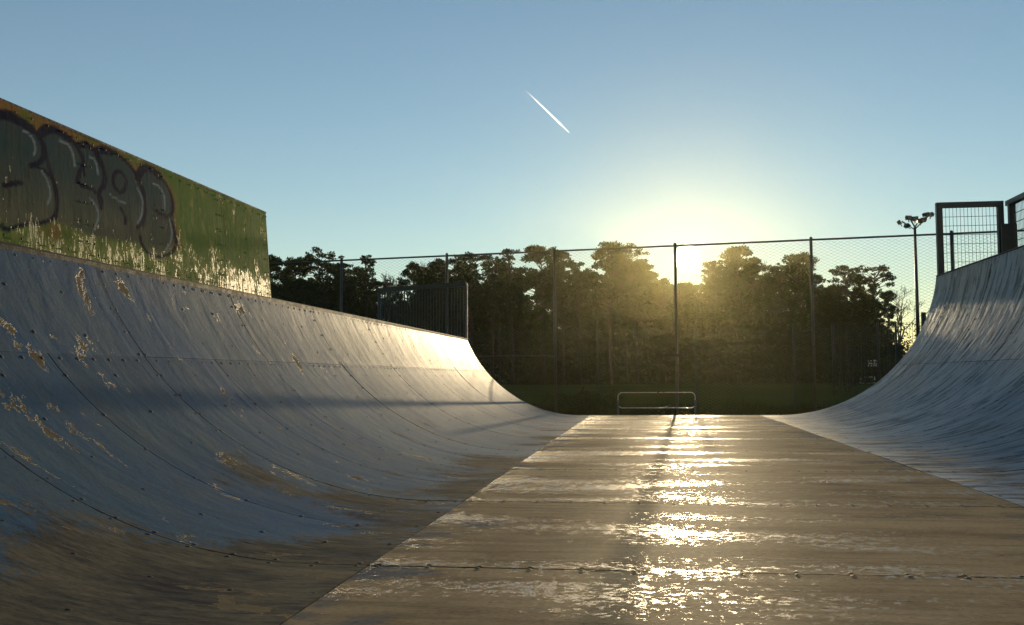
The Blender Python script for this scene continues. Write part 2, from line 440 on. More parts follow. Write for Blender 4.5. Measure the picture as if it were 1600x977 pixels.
def quarter(name, label, low):
    mat = M_left if low else M_right
    root = empty(name, ((LX - 0.6) if low else (RXX + 0.8), 12, GZ), label, 'quarter pipe')
    TH, T0, RAD = (LTH, LT, LR) if low else (RTH, RT, RR)
    sgn = -1 if low else 1
    seam = LS if low else RS
    top = T0 + sgn * RAD * TH
    joint = T0 + sgn * RAD * (0.887 if low else 0.82)
    rows = []
    def sh(y0, y1, a, b): under(sheet(None, mat, y0, y1, min(a, b), max(a, b), 0.0015, 0.003, 0.0045 if low else 0.008, 0.0002 if low else 0.004), root)
    for y0, y1 in zip(SEAMS, SEAMS[1:]):
        sh(y0 + (0.02 if y0 > -2 else 0), y1 + (0.02 if y1 < YE else 0), joint, top)
        ym = [(y0, y1)] if not (low and 4 < y0 < 10) else [(y0, (y0 + y1) / 2), ((y0 + y1) / 2, y1)]
        for a_, b_ in ym: sh(a_, b_, seam, joint)
        for yy in (y0 + 0.035, y1 - 0.035, (y0 + y1) / 2, y0 * 0.75 + y1 * 0.25, y0 * 0.25 + y1 * 0.75):
            q = seam + sgn * 0.05
            while abs(q - seam) < abs(top - seam):
                rows.append((yy + prng.uniform(-.012, .012), q)); q += sgn * (0.21 if min(yy - y0, y1 - yy) < 0.1 else 0.36)
        q = y0 + 0.1
        while q < y1: rows.append((q, top - sgn * 0.05)); rows.append((q + 0.05, joint - sgn * 0.04)); q += 0.2
    under(screws(None, rows), root)
    # substructure just under the sheets, with the closed end that carries the curve
    N = 28; V = []; F = []
    for i in range(N + 1):
        s = seam + (top - seam) * i / N; x, z, nr = profile(s)
        V.append((x - nr[0] * 0.020, z - nr[1] * 0.020))
    xb = (LX - 1.25) if low else (RXX + 1.75)
    H = LH if low else RH
    xe = LX if low else RXX
    poly = V + [(xe + sgn * 0.03, H - 0.03), (xb, H - 0.03), (xb, GZ - 0.02), (seam, GZ - 0.02)]
    m = len(poly); VV = [(p[0], -2.7, p[1]) for p in poly] + [(p[0], YE - 0.02, p[1]) for p in poly]
    FF = [tuple(range(m)), tuple(range(2 * m - 1, m - 1, -1))] + [(i, (i + 1) % m, (i + 1) % m + m, i + m) for i in range(m)]
    me = bpy.data.meshes.new('substructure'); me.from_pydata(VV, [], FF); me.update()
    under(link('substructure', me, M_timber), root)
    # coping: lengths of steel along the lip
    ycs = [-2.76, 1.1, 3.6, 6.1 + 2.2, 13.3, 18.3, YE] if low else [-2.76, 4, 9, 14, 19, YE]
    for a_, b_ in zip(ycs, ycs[1:]):
        mb = MB(); d = 0.004
        if low:
            x0 = xe - 0.050; x1 = xe + 0.010
            prof = [(x0, H - 0.035), (x1 - 0.012, H - 0.035), (x1, H - 0.022), (x1 + 0.002, H + 0.016), (x1 - 0.010, H + 0.030), (x0, H + 0.030)]
        else:
            x0 = xe - 0.008; x1 = xe + 0.06
            prof = [(x0, H - 0.012), (x0 - 0.003, H + 0.010), (x0 + 0.006, H + 0.022), (x1, H + 0.022), (x1, H - 0.02), (x0 + 0.01, H - 0.02)]
        m = len(prof); mb.add([(p[0], a_ + d, p[1]) for p in prof] + [(p[0], b_ - d, p[1]) for p in prof],
                              [tuple(range(m)), tuple(range(2 * m - 1, m - 1, -1))] + [(i, (i + 1) % m, (i + 1) % m + m, i + m) for i in range(m)])
        under(mb.build('coping', M_coping), root)
    # deck boards behind the lip
    d0 = xe + sgn * (0.16 if low else 0.07)
    for i, (a_, b_) in enumerate(zip(SEAMS, SEAMS[1:])):
        mb = MB(); mb.box(min(d0, xb), max(d0, xb), a_ + 0.003, b_ - 0.003, H - 0.026, H - 0.002)
        under(mb.build('deck_board', M_timber), root)
    return root
quarter('quarter_pipe', 'low blue-grey curved ramp with peeling paint, below the graffiti wall', True)
quarter('quarter_pipe', 'tall steel-grey streaked curved ramp topped by a black mesh guard', False)

# ------------------------------------------------------------------ graffiti wall on the low ramp
WB, WT = 1.70, 2.765                   # bottom and top of the wall
def wall_x(z): return LX - 0.012 - (z - 1.76) * 0.080
STROKES = {
'o1':([(6.18,2.663),(6.32,2.68),(6.45,2.669),(6.58,2.63),(6.65,2.566),(6.67,2.491),(6.62,2.423),(6.51,2.375)],0.024),
'o1c':([(6.18,2.655),(6.3,2.671),(6.43,2.659),(6.53,2.641)],0.051),
'o1b':([(6.51,2.375),(6.64,2.376),(6.76,2.33),(6.81,2.242),(6.81,2.129),(6.75,2.047),(6.61,1.988),(6.4,1.942),(6.21,1.882)],0.017),
'o1m':([(6.2,2.179),(6.3,2.208),(6.38,2.23)],0.024),
'o2':([(6.61,2.613),(6.67,2.676),(6.78,2.714),(6.94,2.707),(7.07,2.671),(7.17,2.598),(7.19,2.526),(7.13,2.45)],0.024),
'o2c':([(6.66,2.641),(6.77,2.695),(6.91,2.7),(7.0,2.683)],0.041),
'o2l':([(6.64,2.603),(6.69,2.544),(6.72,2.437),(6.78,2.302),(6.81,2.16),(6.78,2.051)],0.019),
'o2r':([(7.13,2.45),(7.11,2.365),(7.29,2.354),(7.42,2.307),(7.42,2.228)],0.022),
'o2g':([(7.19,2.517),(7.2,2.442)],0.017),
'o3':([(7.13,2.656),(7.23,2.697),(7.35,2.677),(7.45,2.607),(7.49,2.517),(7.46,2.412),(7.39,2.329),(7.42,2.237)],0.022),
'o3c':([(7.15,2.666),(7.24,2.697),(7.32,2.68)],0.031),
'o4':([(7.38,2.643),(7.42,2.697),(7.53,2.728),(7.71,2.718),(7.91,2.664),(8.03,2.585),(8.11,2.474),(8.13,2.324),(8.08,2.222),(7.98,2.154)],0.023),
'o4c':([(7.4,2.675),(7.5,2.71),(7.6,2.714)],0.046),
'o4l':([(7.4,2.614),(7.51,2.493),(7.48,2.398)],0.016),
'o4h':([(7.62,2.478),(7.65,2.547),(7.73,2.581),(7.8,2.559),(7.83,2.508),(7.79,2.436),(7.72,2.408),(7.65,2.429),(7.62,2.478)],0.02),
'o4s':([(7.72,2.276),(7.78,2.213),(7.78,2.154)],0.016),
'o5':([(8.01,2.571),(8.08,2.66),(8.21,2.707),(8.41,2.678),(8.56,2.617),(8.65,2.511),(8.65,2.408),(8.55,2.336),(8.41,2.337),(8.33,2.353)],0.024),
'o5c':([(8.05,2.616),(8.15,2.691),(8.31,2.704),(8.44,2.673)],0.049),
'o5l':([(8.06,2.562),(8.13,2.478),(8.13,2.343),(8.09,2.185)],0.021),
'o5b':([(8.55,2.332),(8.64,2.265),(8.68,2.128),(8.61,2.028),(8.38,1.955),(8.16,1.955),(8.05,2.018),(8.02,2.08)],0.022),
'h1':([(6.44,2.604),(6.52,2.591),(6.56,2.555),(6.57,2.501),(6.55,2.457)],0.009),
'h1b':([(6.64,2.364),(6.7,2.304),(6.73,2.212),(6.69,2.129)],0.008),
'h2':([(6.88,2.643),(6.99,2.634),(7.05,2.581),(7.07,2.492)],0.011),
'h2b':([(7.26,2.275),(7.34,2.233),(7.37,2.149),(7.3,2.036)],0.01),
'h3':([(7.29,2.611),(7.37,2.585),(7.4,2.493)],0.01),
'h4':([(8.01,2.498),(8.09,2.413),(8.07,2.287),(7.99,2.193)],0.011),
'h4b':([(7.56,2.359),(7.67,2.338),(7.8,2.334)],0.009),
'h5':([(8.3,2.59),(8.43,2.572),(8.5,2.495),(8.49,2.392)],0.012),
'h5b':([(8.57,2.32),(8.61,2.21),(8.57,2.104),(8.47,2.025)],0.012),
# the rest of the first letter, beyond the picture's edge
'o1x':([(6.18,2.663),(6.05,2.64),(5.92,2.56),(5.88,2.40),(5.90,2.20),(5.92,2.02),(6.02,1.93),(6.21,1.882)],0.024),
}
def smooth_poly(p, n=8):
    p = np.array(p); q = np.vstack([2 * p[0] - p[1], p, 2 * p[-1] - p[-2]]); out = []
    for i in range(1, len(q) - 2):
        for t in np.linspace(0, 1, n, endpoint=False):
            a, b, c, d = q[i - 1], q[i], q[i + 1], q[i + 2]
            out.append(0.5 * (2 * b + (c - a) * t + (2 * a - 5 * b + 4 * c - d) * t * t + (3 * b - a - 3 * c + d) * t ** 3))
    out.append(q[-2]); return np.array(out)
def dist_to(P, poly, sy=0.62):
    """distance of points P (n x 2: along, up) to a polyline; along is foreshortened so the letters keep their spray width"""
    sc = np.array((sy, 1.0)); Q = P * sc; L = poly * sc
    d = np.full(len(P), 9.0)
    for a, b in zip(L[:-1], L[1:]):
        ab = b - a; t = np.clip(((Q - a) @ ab) / max(ab @ ab, 1e-9), 0, 1)
        d = np.minimum(d, np.hypot(*(Q - a - t[:, None] * ab).T))
    return d

k = NT('sprayed_plywood'); uv = k.uv(); S = k.sep(uv); U, Zz = S[0], S[1]
drip = k.noise(k.map(uv, (1, 0.09, 1)), 22.0, 5, 0.62)
n1 = k.noise(k.map(uv, (1, 0.5, 1), (4, 2, 0)), 5.0, 7, 0.65)
n2 = k.noise(k.map(uv, (1, 0.32, 1), (14, 2, 0)), 40.0, 7, 0.72)
lowm = k.step(Zz, 2.25, 1.85)
green = k.mix(k.step(drip, 0.35, 0.65), (0.110, 0.215, 0.036), (0.21, 0.285, 0.05))
green = k.mix(k.step(k.add(n1, k.mul(lowm, 0.16)), 0.50, 0.64, 0, 0.9), green, (0.42, 0.40, 0.10))
oran = k.mix(n1, (0.50, 0.19, 0.045), (0.36, 0.20, 0.08))
c = k.mix(k.mul(k.attr('halo'), k.step(n1, 0.30, 0.52)), green, oran)
fillc = k.mix(k.step(Zz, 2.5, 1.95), (0.034, 0.085, 0.100), (0.20, 0.180, 0.105))
fillc = k.mix(k.step(n1, 0.4, 0.66, 0, 0.6), fillc, (0.10, 0.108, 0.09))
c = k.mix(k.mul(k.attr('fill'), k.step(n1, 0.16, 0.36, 0.45, 0.95)), c, fillc)
ol = k.mul(k.attr('outline'), k.step(k.add(n2, k.mul(lowm, -0.10)), 0.18, 0.36))
c = k.mix(k.mul(ol, 0.97), c, (0.003, 0.010, 0.040))
c = k.mix(k.mul(k.attr('shine'), k.step(n2, 0.25, 0.5, 0.35, 0.9)), c, (0.46, 0.48, 0.48))
dirt = k.mul(k.step(drip, 0.50, 0.66), k.step(n2, 0.38, 0.6))
c = k.mix(k.mul(dirt, 0.6), c, (0.030, 0.026, 0.018))
flake_glint = k.step(k.add(k.add(k.mul(n2, 0.55), k.mul(n1, 0.45)), k.sub(k.add(k.mul(lowm, 0.085), k.mul(k.step(U, 8.6, 10.6), k.mul(lowm, 0.035))), k.mul(k.attr('fill'), 0.022))), 0.59, 0.615)
flake_glint = k.mul(flake_glint, k.step(drip, 0.36, 0.52))
c = k.mix(k.mul(flake_glint, 0.6), c, (0.36, 0.31, 0.11))  # peeled flakes, with sun glints painted in as pale colour low and far along
h = k.add(k.mul(n2, 0.8), k.add(k.mul(drip, 0.5), k.mul(flake_glint, -0.5)))
q = k.bsdf(c, k.sub(k.step(n1, 0.3, 0.7, 0.62, 0.74), k.mul(flake_glint, 0.28)), 0.0, k.bump(h, 0.4, 0.004), k.add(0.03, k.mul(flake_glint, 0.35)))
k.blend(c, k.add(0.34, k.mul(flake_glint, 0.30)), q)
M_wall = k.m

wall = empty('graffiti_wall', (LX - 0.05, 7.0, WB), 'green plywood wall with large bubble letter graffiti above the low ramp', 'wall')
WY = [2.24, 4.74, 7.24, 9.74, 10.985]
for y0, y1 in zip(WY, WY[1:]):
    ny = int((y1 - y0) / (0.016 if y0 > 4 else 0.06)); nz = 66
    Yv = np.linspace(y0 + 0.002, y1 - 0.002, ny + 1); Zv = np.linspace(WB, WT, nz + 1)
    YY, ZZ = np.meshgrid(Yv, Zv, indexing='ij'); P = np.stack([YY.ravel(), ZZ.ravel()], 1)
    bul = 0.004 * np.sin((P[:, 0] - y0) / (y1 - y0) * PI) * np.sin(P[:, 1] * 3.0)
    X = LX - 0.012 - (P[:, 1] - 1.76) * 0.080 + bul
    V = np.stack([X, P[:, 0], P[:, 1]], 1)
    I = np.arange((ny + 1) * (nz + 1)).reshape(ny + 1, nz + 1)
    F = np.stack([I[:-1, :-1].ravel(), I[1:, :-1].ravel(), I[1:, 1:].ravel(), I[:-1, 1:].ravel()], 1)
    # back skin and rim
    nb = len(V); Bk = [(wall_x(z) - 0.018, y, z) for y in (y0 + 0.002, y1 - 0.002) for z in (WB, WT)]
    V = np.vstack([V, Bk])
    me = np_mesh('panel', V, np.vstack([F, [(nb, nb + 1, nb + 3, nb + 2)],
          [(I[0, 0], I[0, -1], nb + 1, nb)], [(I[-1, -1], I[-1, 0], nb + 2, nb + 3)], [(I[0, -1], I[-1, -1], nb + 3, nb + 1)]]))
    uvl = me.uv_layers.new(name='UVMap'); li = np.zeros(len(me.loops), np.int32); me.loops.foreach_get('vertex_index', li)
    uvl.data.foreach_set('uv', V[li][:, 1:3].astype(np.float32).ravel())
    ol = np.zeros(len(V)); sh = np.zeros(len(V)); P = V[:, 1:3]
    near = np.full(len(V), 9.0)
    if y1 > 5:
        for nm, (pts, w) in STROKES.items():
            d = dist_to(P, smooth_poly(pts))
            a = 1 - np.clip((d - w * (0.56 if nm[0] == 'o' else 0.42)) / (w * 0.22 + 0.005), 0, 1); a = a * a * (3 - 2 * a)
            if nm[0] == 'o': ol = np.maximum(ol, a); near = np.minimum(near, d)
            else: sh = np.maximum(sh, a * 0.85)
    topc = np.interp(P[:, 0], [5.85, 5.95, 6.2, 6.5, 6.62, 6.8, 7.0, 7.13, 7.25, 7.4, 7.6, 7.85, 8.0, 8.2, 8.5, 8.66, 8.7], [2.0, 2.58, 2.67, 2.66, 2.62, 2.71, 2.69, 2.65, 2.69, 2.69, 2.72, 2.68, 2.62, 2.70, 2.64, 2.48, 2.1])
    botc = np.interp(P[:, 0], [5.85, 6.2, 6.8, 7.3, 8.0, 8.4, 8.7], [2.1, 1.90, 2.02, 1.98, 2.02, 1.96, 2.15])
    fl = np.clip((topc - P[:, 1]) / 0.02 + 0.5, 0, 1) * np.clip((P[:, 1] - botc) / 0.05 + 0.5, 0, 1)
    fl *= np.clip((8.66 - P[:, 0]) / 0.03 + 0.5, 0, 1) * np.clip((P[:, 0] - 5.86) / 0.03 + 0.5, 0, 1)
    halo = np.clip(1 - (near - 0.01) / 0.075, 0, 1) * (P[:, 1] > 2.05)
    halo = np.maximum(halo, np.clip((7.35 - P[:, 0]) / 0.3, 0, 1) * np.clip((P[:, 1] - 2.5) / 0.1, 0, 1) * (P[:, 0] > 5))
    halo = np.maximum(halo, np.clip(1 - np.hypot((P[:, 0] - 6.75) * 0.55, (P[:, 1] - 1.95) * 1.6) / 0.16, 0, 1) * 1.0)
    for nm, arr in (('outline', ol), ('shine', sh), ('fill', fl), ('halo', halo)):
        at = me.attributes.new(nm, 'FLOAT', 'POINT'); at.data.foreach_set('value', arr.astype(np.float32))
    under(link('panel', me, M_wall), wall)
# capping strip along the top, edge strip at the end, studs behind
mb = MB(); mb.add([(wall_x(WT) + dx, y, WT + dz) for y in (2.24, 10.99) for dx, dz in ((0.004, -0.012), (0.004, 0.006), (-0.03, 0.006), (-0.03, -0.012))],
                  [(0, 1, 2, 3), (7, 6, 5, 4), (0, 4, 5, 1), (1, 5, 6, 2), (2, 6, 7, 3), (3, 7, 4, 0)])
under(mb.build('capping_strip', M_timber), wall)
for yy in (2.5, 4.74, 7.24, 9.74, 10.94):
    mb = MB(); mb.add([(wall_x(z) - 0.02 - dx, yy + dy, z) for z in (WB, WT - 0.02) for dx, dy in ((0, -0.04), (0, 0.04), (0.08, 0.04), (0.08, -0.04))],
                      [(3, 2, 1, 0), (4, 5, 6, 7), (0, 1, 5, 4), (1, 2, 6, 5), (2, 3, 7, 6), (3, 0, 4, 7)])
    under(mb.build('stud', M_timber), wall)
V = []; F = []
for y0, y1 in zip(WY, WY[1:]):
    for yy in (y0 + 0.05, (y0 + y1) / 2, y1 - 0.05):
        for z in np.arange(WB + 0.08, WT - 0.03, 0.15): V.append((yy + prng.uniform(-.01, .01), z + prng.uniform(-.01, .01)))
    for yy in np.arange(y0 + 0.1, y1, 0.19): V.append((yy, WT - 0.05)); V.append((yy, WB + 0.14))
VV = []
for y, z in V:
    b0 = len(VV)
    for q in range(6): VV.append((wall_x(z) + 0.003, y + 0.012 * math.cos(q * PI / 3), z + 0.010 * math.sin(q * PI / 3)))
    VV.append((wall_x(z) + 0.008, y, z))
    for q in range(6): F.append((b0 + q, b0 + (q + 1) % 6, b0 + 6))
under(tag(link('screw_heads', np_mesh('screw_heads', VV, F), M_screw), kind='stuff'), wall)

# ------------------------------------------------------------------ guard on the tall ramp
guard = empty('guard_rail', (7.1, 23.3, RH), 'black tubular guard with wire mesh on top of the tall ramp', 'guard rail')
GT = 4.56; GX0, GX1 = RXX + 0.07, 7.82; GY = 23.34; w = 0.062
def gpart(name, *bx):
    mb = MB(); mb.box(*bx); return under(mb.build(name, M_black), guard)
gpart('post', GX0 - w, GX0 + w, GY - w, GY + w, RH, GT)
gpart('post', GX1 - 0.19, GX1 - 0.07, GY - w, GY + w, RH, GT)
gpart('post', GX1 + 0.0, GX1 + 0.13, GY - 0.20, GY - 0.07, RH, GT + 0.005)
gpart('top_rail', GX0 - w, GX1 - 0.07, GY - w, GY + w, GT + 0.001, GT + 0.11)
gpart('top_rail', GX1, GX1 + 0.13, 15.0, GY + w, GT + 0.006, GT + 0.116)
gpart('post', GX1, GX1 + 0.13, 18.4, 18.53, RH, GT + 0.005)
gpart('post', GX1, GX1 + 0.13, 15.0, 15.13, RH, GT + 0.005)
gpart('corner_plate', GX1 - 0.19, GX1 + 0.13, GY - 0.235, GY - 0.203, RH + 0.05, 4.14)
def rods(p0, p1, z0, z1, sp, hz, r, doubled=True):
    mb = MB(); p0 = Vector(p0); p1 = Vector(p1); L = (p1 - p0).length; d = (p1 - p0) / L; nrm = Vector((-d.y, d.x, 0))
    nn = int(round(L / sp))
    for i in range(nn + 1):
        q = p0 + d * (L * i / nn); mb.tube([(q.x, q.y, z0), (q.x, q.y, z1)], r, 4, False)
    for z in hz:
        for s in ((-1, 1) if doubled else (1,)):
            a_ = p0 + nrm * s * r * 2; b_ = p1 + nrm * s * r * 2
            mb.tube([(a_.x, a_.y, z), (b_.x, b_.y, z)], r, 4, False)
    return mb
hz = [RH + 0.1 + 0.2 * i for i in range(8)]
under(tag(rods((GX0 + w, GY, 0), (GX1 - 0.19, GY, 0), RH + 0.05, GT, 0.075, hz, 0.005).build('wire_mesh', M_black), kind='stuff'), guard)
under(tag(rods((GX1 + 0.065, 18.5, 0), (GX1 + 0.065, GY - 0.2, 0), RH + 0.05, GT, 0.075, hz, 0.005).build('wire_mesh', M_black), kind='stuff'), guard)
under(tag(rods((GX1 + 0.065, 15.1, 0), (GX1 + 0.065, 18.4, 0), RH + 0.05, GT, 0.075, hz, 0.005).build('wire_mesh', M_black), kind='stuff'), guard)

# ------------------------------------------------------------------ chain link ball-stop fence
Z0 = 31.0
def fence_pt(t):               # posts stand at whole t; the line closes in on the pipe towards the tall ramp
    t = t + (0.0 if abs(t - 2) < 0.01 or abs(t - 3) < 0.01 else 0.045)
    x = (-0.1723 + 0.106 * t) * Z0; z = Z0 * (1 - 0.0333 * t)
    h = Vector((0.9912, 0.1325)).normalized(); g = Vector((-0.1325, 0.9912)).normalized()
    p = h * x + g * z
    return Vector((p.x, p.y, 0))
FT = 4.47
T0F, T1F = -1, 6
fence = empty('chain_link_fence', (*fence_pt(2).xy, GZ), 'tall chain link fence with steel posts crossing behind the half pipe', 'fence')
d_f = (fence_pt(1) - fence_pt(0)); LB = d_f.length; ang = math.atan2(d_f.y, d_f.x)
mb = MB(); mb.tube([(0, 0, 0), (0, 0, FT - GZ + 0.05)], 0.042, 10); mb.tube([(0, 0, FT - GZ + 0.05), (0, 0, FT - GZ + 0.085)], [0.046, 0.02], 10)
post_me = mb.mesh('post', True); post_me.materials.append(M_steel)
mb = MB(); mb.tube([(0.0, 0, FT - GZ), (LB, 0, FT - GZ)], 0.027, 8); rail_me = mb.mesh('top_rail', True); rail_me.materials.append(M_steel)
wd = 0.085; nw = int(round(LB / wd)); wd = LB / nw; nl = int((FT - GZ - 0.12) / (wd / 2)); rw = 0.0032
zz = 0.10 + np.arange(nl + 1) * (wd / 2); V = []; F = []
for i in range(nw):
    xx = (i + 0.5) * wd + np.where((np.arange(nl + 1) + i) % 2 == 0, -0.5, 0.5) * wd * 0.98
    yy = np.where((np.arange(nl + 1) + i) % 2 == 0, -0.002, 0.002)
    for (ox, oy) in ((0, 0.0041), (-rw * 1.2, -0.0025), (rw * 1.2, -0.0025)):
        V.append(np.stack([xx + ox, yy + oy, zz], 1))
    b0 = i * 3 * (nl + 1); idx = np.arange(nl)
    for s in range(3):
        s2 = (s + 1) % 3
        F.append(np.stack([b0 + s * (nl + 1) + idx, b0 + s2 * (nl + 1) + idx, b0 + s2 * (nl + 1) + idx + 1, b0 + s * (nl + 1) + idx + 1], 1))
mesh_me = np_mesh('wire_mesh', np.vstack(V), np.vstack(F)); mesh_me.materials.append(M_wire)
def fpart(name, me, t):
    d = fence_pt(t + 1) - fence_pt(t); ang = math.atan2(d.y, d.x)
    o = bpy.data.objects.new(name, me); C.objects.link(o)
    o.parent = fence; p = fence_pt(t) - Vector((*fence_pt(2).xy, 0)); o.location = (p.x, p.y, 0); o.rotation_euler = (0, 0, ang)
    if name != 'post': o.scale = (d.length / LB, 1, 1)
    return o
for t in range(T0F, T1F + 1):
    fpart('post', post_me, t)
    if t < T1F:
        fpart('top_rail', rail_me, t)
        tag(fpart('wire_mesh', mesh_me, t), kind='stuff')
mb = MB(); mb.tube([(0.04, 0.05, 1.49 - GZ), (LB - 0.04, 0.05, 1.49 - GZ)], 0.016, 8)
me = mb.mesh('middle_rail', True); me.materials.append(M_steel); fpart('middle_rail', me, 1)
mb = MB(); mb.box(-0.30, 0.28, -0.06, -0.03, 1.42 - GZ, 1.48 - GZ); fpart('cross_piece', mb.mesh('cross_piece'), 3).data.materials.append(M_black)

# ------------------------------------------------------------------ low rod-mesh fence in front of it
rodf = empty('rod_mesh_fence', (0, 34.0, GZ), 'lower green rod mesh fence with slim posts standing behind the chain link fence', 'fence')
PX = [-14.85, -11.56, -8.27, -4.97, -1.68, 1.55, 4.70, 7.9]
mb = MB(); mb.box(-0.03, 0.03, -0.025, 0.025, 0, 2.85); mb.box(-0.034, 0.034, -0.029, 0.029, 2.85, 2.88)
pm = mb.mesh('post'); pm.materials.append(M_greenpaint)
pan = rods((0.035, 0, 0), (3.12, 0, 0), 0.05, 2.75, 0.05, [0.1 + 0.2 * i for i in range(14)], 0.0034)
pan_me = pan.mesh('rod_panel'); pan_me.materials.append(M_greenpaint)
for i, x in enumerate(PX):
    o = link('post', pm, None, rodf); o.location = (x, 0, 0)
    if i < len(PX) - 1:
        o = tag(link('rod_panel', pan_me, None, rodf), kind='stuff'); o.location = (x, -0.035, 0)

# ------------------------------------------------------------------ barred screen
bs = empty('barred_screen', (-5.95, 26.45, GZ), 'dark green screen of close upright bars standing behind the low ramp', 'screen')
p0, p1 = Vector((-7.24, 26.95, 0)) - Vector(bs.location), Vector((-4.66, 25.95, 0)) - Vector(bs.location)
p0.z = p1.z = 0; bd = (p1 - p0).normalized(); bl = (p1 - p0).length
mb = MB(); mb.tube([p0, p0 + Vector((0, 0, 3.50))], 0.045, 8); mb.build('post', M_steel, bs, True)
mb = MB(); mb.tube([p1, p1 + Vector((0, 0, 3.62))], 0.040, 8); mb.build('post', M_steel, bs, True)
pm_ = p0 + bd * bl * 0.78; mb = MB(); mb.tube([pm_, pm_ + Vector((0, 0, 3.60))], 0.030, 8); mb.build('post', M_greenpaint, bs, True)
for z, hh in ((3.56, 0.085), (1.2, 0.03), (0.18, 0.05)):
    mb = MB(); mb.tube([p0 + Vector((0, 0, z)), p1 + Vector((0, 0, z + (0.04 if z > 3 else 0)))], hh, 4); mb.build('cross_bar', M_greenpaint, bs)
mb = MB(); mb.box(-0.009, 0.009, -0.018, 0.018, 0.14, 3.5); bm_ = mb.mesh('bar'); bm_.materials.append(M_greenpaint)
nb = 30
for i in range(1, nb):
    o = link('bar', bm_, None, bs); o.location = p0 + bd * (bl * i / nb); o.rotation_euler = (0, 0, math.atan2(bd.y, bd.x))

# ------------------------------------------------------------------ tubular barrier
br = empty('tubular_barrier', (0.18, 24.3, GZ), 'low rounded steel tube barrier at the far end of the flat floor', 'barrier')
def rrect(x0, x1, z0, z1, r, n=5):
    P = []
    for cx, cz, a0 in ((x1 - r, z1 - r, 0), (x0 + r, z1 - r, 90), (x0 + r, z0 + r, 180), (x1 - r, z0 + r, 270)):
        for i in range(n + 1):
            a = math.radians(a0 + 90 * i / n); P.append((cx + r * math.cos(a), 0, cz + r * math.sin(a)))
    return P
mb = MB(); mb.tube(rrect(-0.90, 0.90, 0.44, 0.80, 0.10), 0.012, 10, False, True); mb.build('hoop', M_bright, br, True)
for sx in (-0.90, 0.90):
    mb = MB(); mb.tube([(sx, 0.0, 0), (sx, 0.0, 0.62)], 0.026, 8); mb.tube([(sx, 0, 0), (sx, 0, 0.02)], 0.06, 8); mb.build('leg', M_steel, br, True)

# ------------------------------------------------------------------ floodlight mast
fm = empty('floodlight_mast', (15.75, 62.4, GZ), 'slender floodlight mast with a cluster of lamps rising beside the tall ramp', 'light mast')
mb = MB(); mb.tube([(0, 0, 0), (0, 0, 9.9)], [0.13, 0.075], 12); mb.build('pole', M_black, fm, True)
mb = MB(); mb.tube([(-0.75, -0.1, 10.25), (-0.02, 0, 9.75), (0.85, 0.15, 10.6)], 0.045, 6); mb.build('cross_arm', M_black, fm)
mb = MB(); mb.tube([(-0.15, 0.55, 10.55), (0, 0, 9.9), (0.2, -0.5, 10.3)], 0.045, 6); mb.build('cross_arm', M_black, fm)
for (x, y, z, rz, tl) in ((-0.85, -0.1, 10.2, 1.2, 0.5), (-0.45, -0.1, 10.0, 1.9, 0.9), (-0.2, 0.55, 10.55, 0.3, 0.25), (0.1, 0.3, 10.45, -0.4, 0.4), (0.5, 0.1, 10.35, -1.0, 0.6), (0.95, 0.15, 10.65, -1.3, 0.3), (0.2, -0.5, 10.2, 2.8, 0.5), (0.6, -.2, 10.6, 2.2, 0.3)):
    mb = MB(); mb.add([(-0.20, -0.05, -0.12), (0.20, -0.05, -0.12), (0.20, -0.05, 0.12), (-0.20, -0.05, 0.12), (-0.14, 0.16, -0.09), (0.14, 0.16, -0.09), (0.14, 0.16, 0.09), (-0.14, 0.16, 0.09)],
                      [(0, 1, 2, 3), (7, 6, 5, 4), (1, 0, 4, 5), (2, 1, 5, 6), (3, 2, 6, 7), (0, 3, 7, 4)])
    mb.box(-0.02, 0.02, 0.02, 0.06, -0.28, -0.1)
    o = mb.build('floodlight', M_black, fm); o.location = (x, y, z); o.rotation_euler = (-tl, 0, rz)
    mb = MB(); mb.box(-0.18, 0.18, -0.058, -0.052, -0.10, 0.10); mb.build('lens', M_lampglass, o)

# ------------------------------------------------------------------ playing field furniture, far off
def goal(name, x, y, W, H, D, r, label, rz=0.05):
    g = empty(name, (x, y, GZ), label, 'goal'); g.rotation_euler = (0, 0, rz)
    for sx in (-W / 2, W / 2):
        mb = MB(); mb.tube([(sx, 0, 0), (sx, 0, H)], r, 8); mb.build('goal_post', M_white, g, True)
        mb = MB(); mb.tube([(sx, 0, H), (sx, D * 0.4, H), (sx, D, 0.05)], r * 0.5, 6); mb.build('net_stay', M_white, g, True)
    mb = MB(); mb.tube([(-W / 2, 0, H), (W / 2, 0, H)], r, 8); mb.build('crossbar', M_white, g, True)
    mb = MB(); mb.tube([(-W / 2, D, 0.05), (W / 2, D, 0.05)], r * 0.5, 6); mb.build('ground_bar', M_white, g, True)
    mb = MB()
    nx = int(W / 0.3); 
    for i in range(nx + 1):
        x_ = -W / 2 + W * i / nx; mb.tube([(x_, D * 0.4, H), (x_, D, 0.05)], 0.004, 3, False)
    for i in range(8):
        t = i / 8; mb.tube([(-W / 2, D * (0.4 + 0.6 * t), H * (1 - t)), (W / 2, D * (0.4 + 0.6 * t), H * (1 - t))], 0.004, 3, False)
    tag(mb.build('net', M_wire, g), kind='stuff')
goal('football_goal', 25.3, 160.0, 7.32, 2.24, 2.0, 0.06, 'wide white football goal on the far side of the grass field')
goal('small_goal', 29.95, 145.5, 1.8, 0.90, 0.8, 0.045, 'tiny white goal on the grass near the basketball hoop')
hp = empty('basketball_hoop', (30.9, 147.0, GZ), 'pale basketball hoop on a post at the edge of the field', 'basketball hoop')
mb = MB(); mb.tube([(0, 0.5, 0), (0, 0.5, 2.7), (0, 0.1, 2.95)], 0.05, 8); mb.build('pole', M_steel, hp, True)
